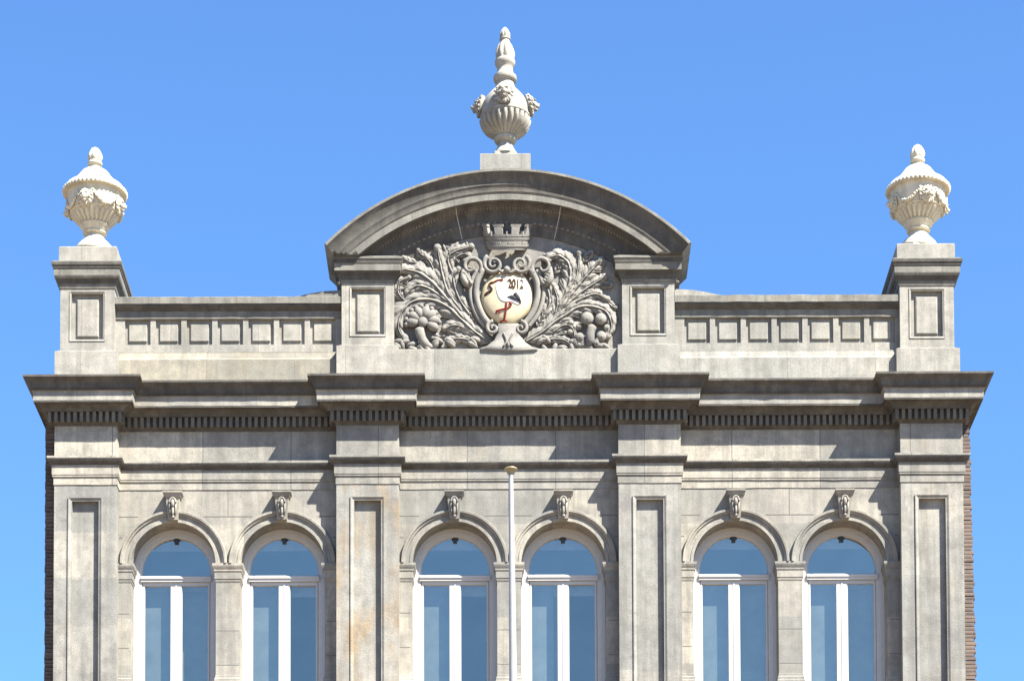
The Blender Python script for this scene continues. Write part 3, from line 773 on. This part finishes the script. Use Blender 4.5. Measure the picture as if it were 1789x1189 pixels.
# left side of the cartouche
leaf([(800, 1010), (680, 930), (570, 830), (470, 740), (340, 690), (210, 710), (130, 800), (110, 900), (150, 980)], 95, .15, 13)
leaf([(600, 830), (520, 740), (440, 650), (360, 560), (260, 490), (150, 465)], 105, .13, 9)
leaf([(470, 700), (400, 650), (320, 600), (240, 590), (180, 640)], 80, .14, 6)
leaf([(570, 760), (480, 640), (440, 520), (420, 420), (400, 310)], 78, .12, 8)
leaf([(560, 560), (500, 470), (480, 380), (540, 330), (650, 300)], 66, .10, 8)
leaf([(640, 800), (570, 700), (530, 600), (520, 520), (560, 470)], 64, .12, 7)
leaf([(560, 420), (540, 380), (600, 352), (640, 375)], 44, .10, 5)
leaf([(700, 960), (600, 900), (520, 880), (450, 910)], 60, .12, 6)
leaf([(160, 700), (110, 640), (120, 560), (190, 530)], 52, .10, 6)
leaf([(690, 1010), (590, 980), (500, 990), (440, 1050)], 46, .10, 6)
# right side
leaf([(1290, 760), (1350, 640), (1385, 520), (1370, 420), (1300, 365), (1230, 380)], 84, .14, 11)
leaf([(1300, 770), (1370, 640), (1430, 520), (1450, 350)], 62, .11, 9)
leaf([(1320, 760), (1420, 620), (1520, 500), (1610, 400)], 78, .13, 9)
leaf([(1340, 750), (1450, 650), (1550, 580), (1640, 525)], 66, .12, 8)
leaf([(1320, 790), (1420, 710), (1500, 670), (1580, 650), (1660, 690)], 64, .12, 8)
leaf([(1060, 1000), (1180, 930), (1280, 850), (1360, 800), (1440, 750), (1540, 740), (1650, 780), (1690, 880), (1660, 960)], 82, .14, 13)
leaf([(1180, 820), (1230, 720), (1220, 620), (1180, 560)], 66, .12, 7)
leaf([(1200, 900), (1270, 800), (1290, 690), (1260, 590)], 60, .10, 7)
leaf([(1260, 930), (1340, 880), (1400, 900), (1420, 980)], 56, .12, 6)
leaf([(1150, 1010), (1240, 985), (1340, 990), (1410, 1050)], 50, .10, 7)
# small leaves filling the ground between the sprays
for x, y, a_, l_ in ((600, 700, 200, 110), (640, 880, 215, 100), (590, 960, 200, 120), (370, 470, 240, 110), (330, 380, 215, 90), (250, 420, 200, 110), (440, 820, 190, 100), (180, 600, 170, 80), (460, 960, 170, 100), (500, 420, 260, 90), (640, 560, 250, 80), (690, 880, 240, 90), (600, 330, 160, 90), (150, 960, 120, 90),
                     (1270, 500, 290, 100), (1230, 430, 260, 70), (1330, 470, 300, 90), (1480, 420, 310, 100), (1540, 470, 330, 110), (1500, 620, 340, 110), (1600, 600, 350, 90), (1240, 830, 300, 110), (1180, 720, 280, 100), (1330, 930, 340, 110), (1250, 960, 350, 100), (1400, 800, 330, 90), (1660, 700, 40, 90), (1140, 900, 300, 90), (1420, 960, 20, 80)):
    ca_, sa_ = math.cos(R(a_)), math.sin(R(a_)); b_ = random.uniform(-.35, .35)
    leaf([(x, y), (x + l_ * .5 * ca_ - b_ * l_ * .3 * sa_, y + l_ * .5 * sa_ + b_ * l_ * .3 * ca_), (x + l_ * ca_, y + l_ * sa_)], 44, .10, 5, 0.0, .02)
# fruits and flowers in the lower corners
fl = MB()
for k in range(7):
    a = -.5 + k * .62; fl.blob(K(295 + 78 * math.cos(a), 850 - 70 * math.sin(a), .13), (.115 * math.cos(a), -.0, .115 * math.sin(a)), (-.085 * math.sin(a), 0, .085 * math.cos(a)), (0, -.10, 0), 10, 8)
fl.ball(K(290, 850, .17), .09, .08, .09)
fl.tube([K(x, y, d) for x, y, d in spline([(262, 890, .17), (275, 950, .17), (310, 1010, .14), (370, 1045, .09)], 12)], [.03] + [.085] * 4 + [.075] * 4 + [.06, .05, .035, .01], 10)
for k in range(11):
    a = PI * .95 + k * .33; fl.ball(K(290 + 122 * math.cos(a), 855 + 118 * math.sin(a), .12), .045, .06, .045)
fl.v = [(x, y * .72, z) for x, y, z in fl.v]
fl.build('carved_flower', M['relief'], coat, True)
fr = MB()
for x, y, r_, d in ((1510, 825, .135, .15), (1612, 830, .12, .14), (1455, 965, .095, .14), (1615, 960, .11, .12), (1580, 1010, .08, .12), (1450, 890, .07, .10), (1660, 900, .08, .09), (1490, 1030, .075, .10)):
    fr.ball(K(x, y, d), r_ * .86, r_ * .8, r_ * .86, 14, 10); fr.ball(K(x + 6, y - 6, d + r_ * .88), .018, .015, .018, 6, 4)
fr.tube([K(x, y, d) for x, y, d in spline([(1555, 870, .20), (1535, 930, .20), (1530, 990, .17), (1510, 1045, .10)], 12)], [.02] + [.075] * 4 + [.08] * 4 + [.065, .05, .03, .01], 10)
for x, y in ((1390, 860), (1385, 930), (1400, 1000)): fr.ball(K(x, y, .10), .06, .06, .05)
fr.v = [(x, y * .72, z) for x, y, z in fr.v]
fr.build('carved_fruit', M['relief'], coat, True)
lp = MB()
for x0, x1 in ((95, 690), (1165, 1650)):
    for k in range(18):
        x = random.uniform(x0, x1); y = random.uniform(985, 1068); a = random.uniform(0, PI)
        lp.blob(K(x, y, .06), (.10 * math.cos(a), -.01, .10 * math.sin(a)), (-.05 * math.sin(a), 0, .05 * math.cos(a)), (0, -.07, 0), 8, 6)
for x0, x1, y0, y1, n in ((110, 240, 560, 640, 4), (440, 640, 290, 330, 6), (570, 660, 640, 900, 6)):
    for k in range(n):
        x = random.uniform(x0, x1); y = random.uniform(y0, y1); a = random.uniform(0, PI)
        lp.blob(K(x, y, .03), (.075 * math.cos(a), 0, .075 * math.sin(a)), (-.028 * math.sin(a), 0, .028 * math.cos(a)), (0, -.05, 0), 8, 6)
lp.build('carved_ground_leaves', M['relief'], coat, True)

# ---------------------------------------------------------------- urns
def lion_mask(sz):
    """facing -Y, centred on the origin"""
    mb = MB()
    mb.ball((0, .14, .0), .84, .34, 1.05, 16, 10)
    for n, r, L, y, a0, a1 in ((11, .70, .27, -.05, -.75, PI + .75), (9, .50, .20, -.26, -.2, PI + .2), (6, .72, .26, .0, -2.5, -.65)):
        for k in range(n):
            a = a0 + (a1 - a0) * k / (n - 1); tw = a - .35; l = L * random.uniform(.85, 1.2)
            mb.blob((r * math.cos(a), y, r * math.sin(a) * 1.2), (l * math.cos(tw), .06, l * math.sin(tw)), (-.17 * math.sin(tw), 0, .17 * math.cos(tw)), (0, -.13, 0), 8, 6)
    mb.ball((0, -.08, -.06), .50, .50, .66); mb.ball((0, -.52, -.30), .27, .30, .22); mb.ball((0, -.76, -.18), .13, .12, .10, 8, 6)
    mb.blob((0, -.54, .02), (0, -.14, -.24), (.10, 0, 0), (0, -.12, .05), 8, 6)
    for s in (-1, 1):
        mb.blob((s * .24, -.47, .22), (s * .20, 0, .05), (0, 0, .08), (0, -.14, 0), 8, 6); mb.ball((s * .30, -.38, -.18), .17, .14, .20, 8, 6); mb.ball((s * .48, -.12, .46), .15, .12, .17, 8, 6)
    mb.ball((0, -.42, -.60), .20, .18, .14, 8, 6)
    return mb.xform(Matrix.Scale(sz, 4))
lm = lion_mask(.155); lm_n = len(lm.v)
ZU = lambda y: ZV(230 + y / 2.643, -.32)
def make_urn(px, zbase):
    root = empty('lidded_urn', (px, .38, zbase), '', 'urn', 'cream lidded urns on the corner piers')
    z = lambda y: ZU(y) - zbase
    fl = (24, .17)
    mb = MB(); mb.box(-.29, .29, -.29, .29, 0, z(556)); mb.lathe([(.0, z(558)), (.33, z(558)), (.345, z(552)), (.345, z(540)), (.31, z(524)), (.25, z(507)), (.19, z(490)), (.155, z(476)), (.15, z(470)), (.19, z(468)), (.21, z(463)), (.20, z(457)), (.0, z(455))], 48)
    mb.build('foot', M['cream'], root, 40)
    mb = MB(); mb.lathe([(.0, z(458)), (.19, z(458)), (.215, z(450)), (.235, z(440)), (.26, z(434)), (.27, z(428)), (.255, z(426)), (.265, z(422), *fl), (.32, z(408), *fl), (.375, z(392), *fl), (.40, z(382), *fl), (.405, z(378)), (.43, z(376)), (.44, z(370)), (.43, z(367)), (.452, z(350)), (.472, z(325)), (.475, z(300)), (.485, z(285)), (.50, z(278)), (.0, z(277))], 180)
    mb.build('bowl', M['cream'], root, 50)
    mb = MB(); rp = (46, .035)
    mb.lathe([(.0, z(284)), (.52, z(284)), (.56, z(283), *rp), (.572, z(277), *rp), (.572, z(271), *rp), (.555, z(266), *rp), (.535, z(262)), (.50, z(248)), (.43, z(236)), (.365, z(222)), (.31, z(207)), (.27, z(192)), (.235, z(180)), (.19, z(172)), (.14, z(166)), (.105, z(164)), (.095, z(152)), (.10, z(146)), (.0, z(145))], 184)
    mb.build('lid', M['cream'], root, 50)
    mb = MB(); bd = (8, .12)
    mb.lathe([(.0, z(148)), (.10, z(148)), (.125, z(144)), (.13, z(136)), (.115, z(130)), (.105, z(127)), (.12, z(120), *bd), (.13, z(108), *bd), (.118, z(95), *bd), (.088, z(79), *bd), (.06, z(69), *bd), (.02, z(62)), (.0, z(60))], 64)
    mb.build('pine_cone_knob', M['cream'], root, 50)
    zc = z(342)
    for k in range(4):
        a = R(-12) + k * PI / 2
        m2 = MB(); m2.v = list(lm.v); m2.f = list(lm.f); m2.m = list(lm.m)
        m2.xform(Matrix.Rotation(a, 4, 'Z') @ Matrix.Translation((0, -.47, zc)))
        m2.build('lion_mask', M['cream'], root, True)
        g2 = MB(); pts = []
        for q in range(15):
            t = q / 14; b = a - PI / 2 + R(16) + R(58) * t; zz = zc + .10 - .20 * math.sin(PI * t)
            pts.append((.475 * math.cos(b), .475 * math.sin(b), zz))
        g2.tube(pts, [.016 + .016 * math.sin(PI * q / 14) for q in range(15)], 8)
        for p in pts: g2.ball((p[0] * 1.04 + random.uniform(-.01, .01), p[1] * 1.04, p[2] + random.uniform(-.015, .015)), .024, .024, .024, 6, 5)
        for tt in (16, 74):
            b = a - PI / 2 + R(tt); g2.tube([(.485 * math.cos(b), .485 * math.sin(b), zc + .12), (.47 * math.cos(b), .47 * math.sin(b), zc - .12)], [.024, .010], 6)
        g2.build('garland', M['cream'], root, True)
    return root
def copy_thing(o, loc):
    r = o.copy(); C.objects.link(r); r.location = loc
    for ch in o.children:
        c = ch.copy(); C.objects.link(c); c.parent = r
    return r
u0 = make_urn(XU(165, 330, -.32), PIER_TOP[0])
u0['label'] = 'cream lidded stone urn with lion masks on the left corner pier'
u1 = copy_thing(u0, (XU(1604.5, 326, -.32), .38, PIER_TOP[1])); u1.rotation_euler[2] = R(24)
u1['label'] = 'cream lidded stone urn with lion masks on the right corner pier'

# tall grey urn on the pediment
DA = -.245
ZC = lambda y: ZV(30 + y / 4.245, DA)
TX = XU(882.5, 160, DA)
top = empty('flaming_urn', (TX, -DA, zcp), 'tall grey stone urn with flame finial and lion masks on top of the curved pediment', 'urn')
q = lambda y: ZC(y) - zcp
H = lambda half: half / 4.245 * .01
fl = (24, .17)
mb = MB(); mb.box(-.19, .19, -.19, .19, 0, q(1034)); mb.lathe([(0, q(1036)), (H(92), q(1036)), (H(92), q(1024)), (H(82), q(1010)), (H(66), q(985)), (H(55), q(960)), (H(52), q(945)), (H(72), q(938)), (H(84), q(925)), (H(86), q(908)), (H(80), q(895)), (0, q(890))], 48); mb.build('foot', M['urn'], top, 40)
mb = MB(); mb.lathe([(0, q(900)), (H(78), q(898)), (H(95), q(892)), (H(100), q(878), *fl), (H(136), q(862), *fl), (H(162), q(838), *fl), (H(178), q(808), *fl), (H(184), q(775), *fl), (H(185), q(760)), (H(190), q(756)), (H(190), q(744)), (H(182), q(739)), (H(182), q(715)), (H(178), q(680)), (H(166), q(645)), (H(142), q(606)), (H(108), q(568)), (H(80), q(540)), (H(68), q(512)), (H(68), q(490)), (0, q(488))], 156); mb.build('bowl', M['urn'], top, 50)
mb = MB(); fb_ = (9, .24)
mb.lathe([(0, q(492)), (H(72), q(492)), (H(84), q(482)), (H(89), q(466)), (H(86), q(448)), (H(72), q(440)), (H(64), q(425)), (H(58), q(400)), (H(60), q(380)), (H(70), q(368)), (H(77), q(352)), (H(76), q(334)), (H(68), q(324)), (0, q(322))], 48); mb.build('neck', M['urn'], top, 40)
mb = MB(); mb.lathe([(0, q(326)), (H(64), q(326)), (H(66), q(306), *fb_), (H(69), q(282), *fb_), (H(62), q(248), *fb_), (H(49), q(214), *fb_), (H(36), q(192)), (H(36), q(180)), (H(42), q(174)), (H(42), q(165)), (H(34), q(160)), (H(38), q(146), *fb_), (H(36), q(128), *fb_), (H(24), q(100), *fb_), (H(8), q(82)), (0, q(78))], 60); mb.build('flame', M['urn'], top, 40)
for k in range(4):
    a = R(-3) + k * PI / 2
    m2 = MB(); m2.v = list(lm.v); m2.f = list(lm.f); m2.m = list(lm.m)
    m2.xform(Matrix.Rotation(a, 4, 'Z') @ Matrix.Translation((0, -.45, q(662))) @ Matrix.Rotation(R(-14), 4, 'X') @ Matrix.Scale(1.22, 4))
    m2.build('lion_mask', M['urn'], top, True)

# ---------------------------------------------------------------- flagpole
FD = 8.0
xt, zt = P(892.5, 824, FD); xb_, zb_ = P(896.5, 1189, FD)
fp = empty('flagpole', (xb_ + (xb_ - xt) * .0, -FD, 0), 'slim white flagpole with a gilt cap in front of the middle bay', 'flagpole')
lean = (xt - xb_) / (zt - zb_)
mb = MB(); n = 20; rows = []
for k in range(n + 1):
    z = zt * k / n; r = .033 + (.0575 - .033) * (zt - z) / (zt - zb_)
    xx = lean * (z - zb_)
    rows.append([(xx + r * math.cos(2 * PI * j / 20), r * math.sin(2 * PI * j / 20), z) for j in range(20)])
mb.grid(rows, True); mb.build('pole', M['pole'], fp, True)
mb = MB(); x0 = lean * (zt - zb_); n0 = 0
mb.lathe([(0, zt - .03), (.05, zt - .03), (.055, zt), (.09, zt + .02), (.098, zt + .035), (.09, zt + .05), (.04, zt + .065), (0, zt + .07)], 28, x0, 0)
mb.build('cap', M['gold'], fp, 40)
mb = MB(); mb.lathe([(0, 0.002), (.34, .002), (.34, .05), (.24, .09), (.22, .3), (0, .3)], 28, lean * (0 - zb_), 0); mb.build('base', M['pole'], fp, 40)
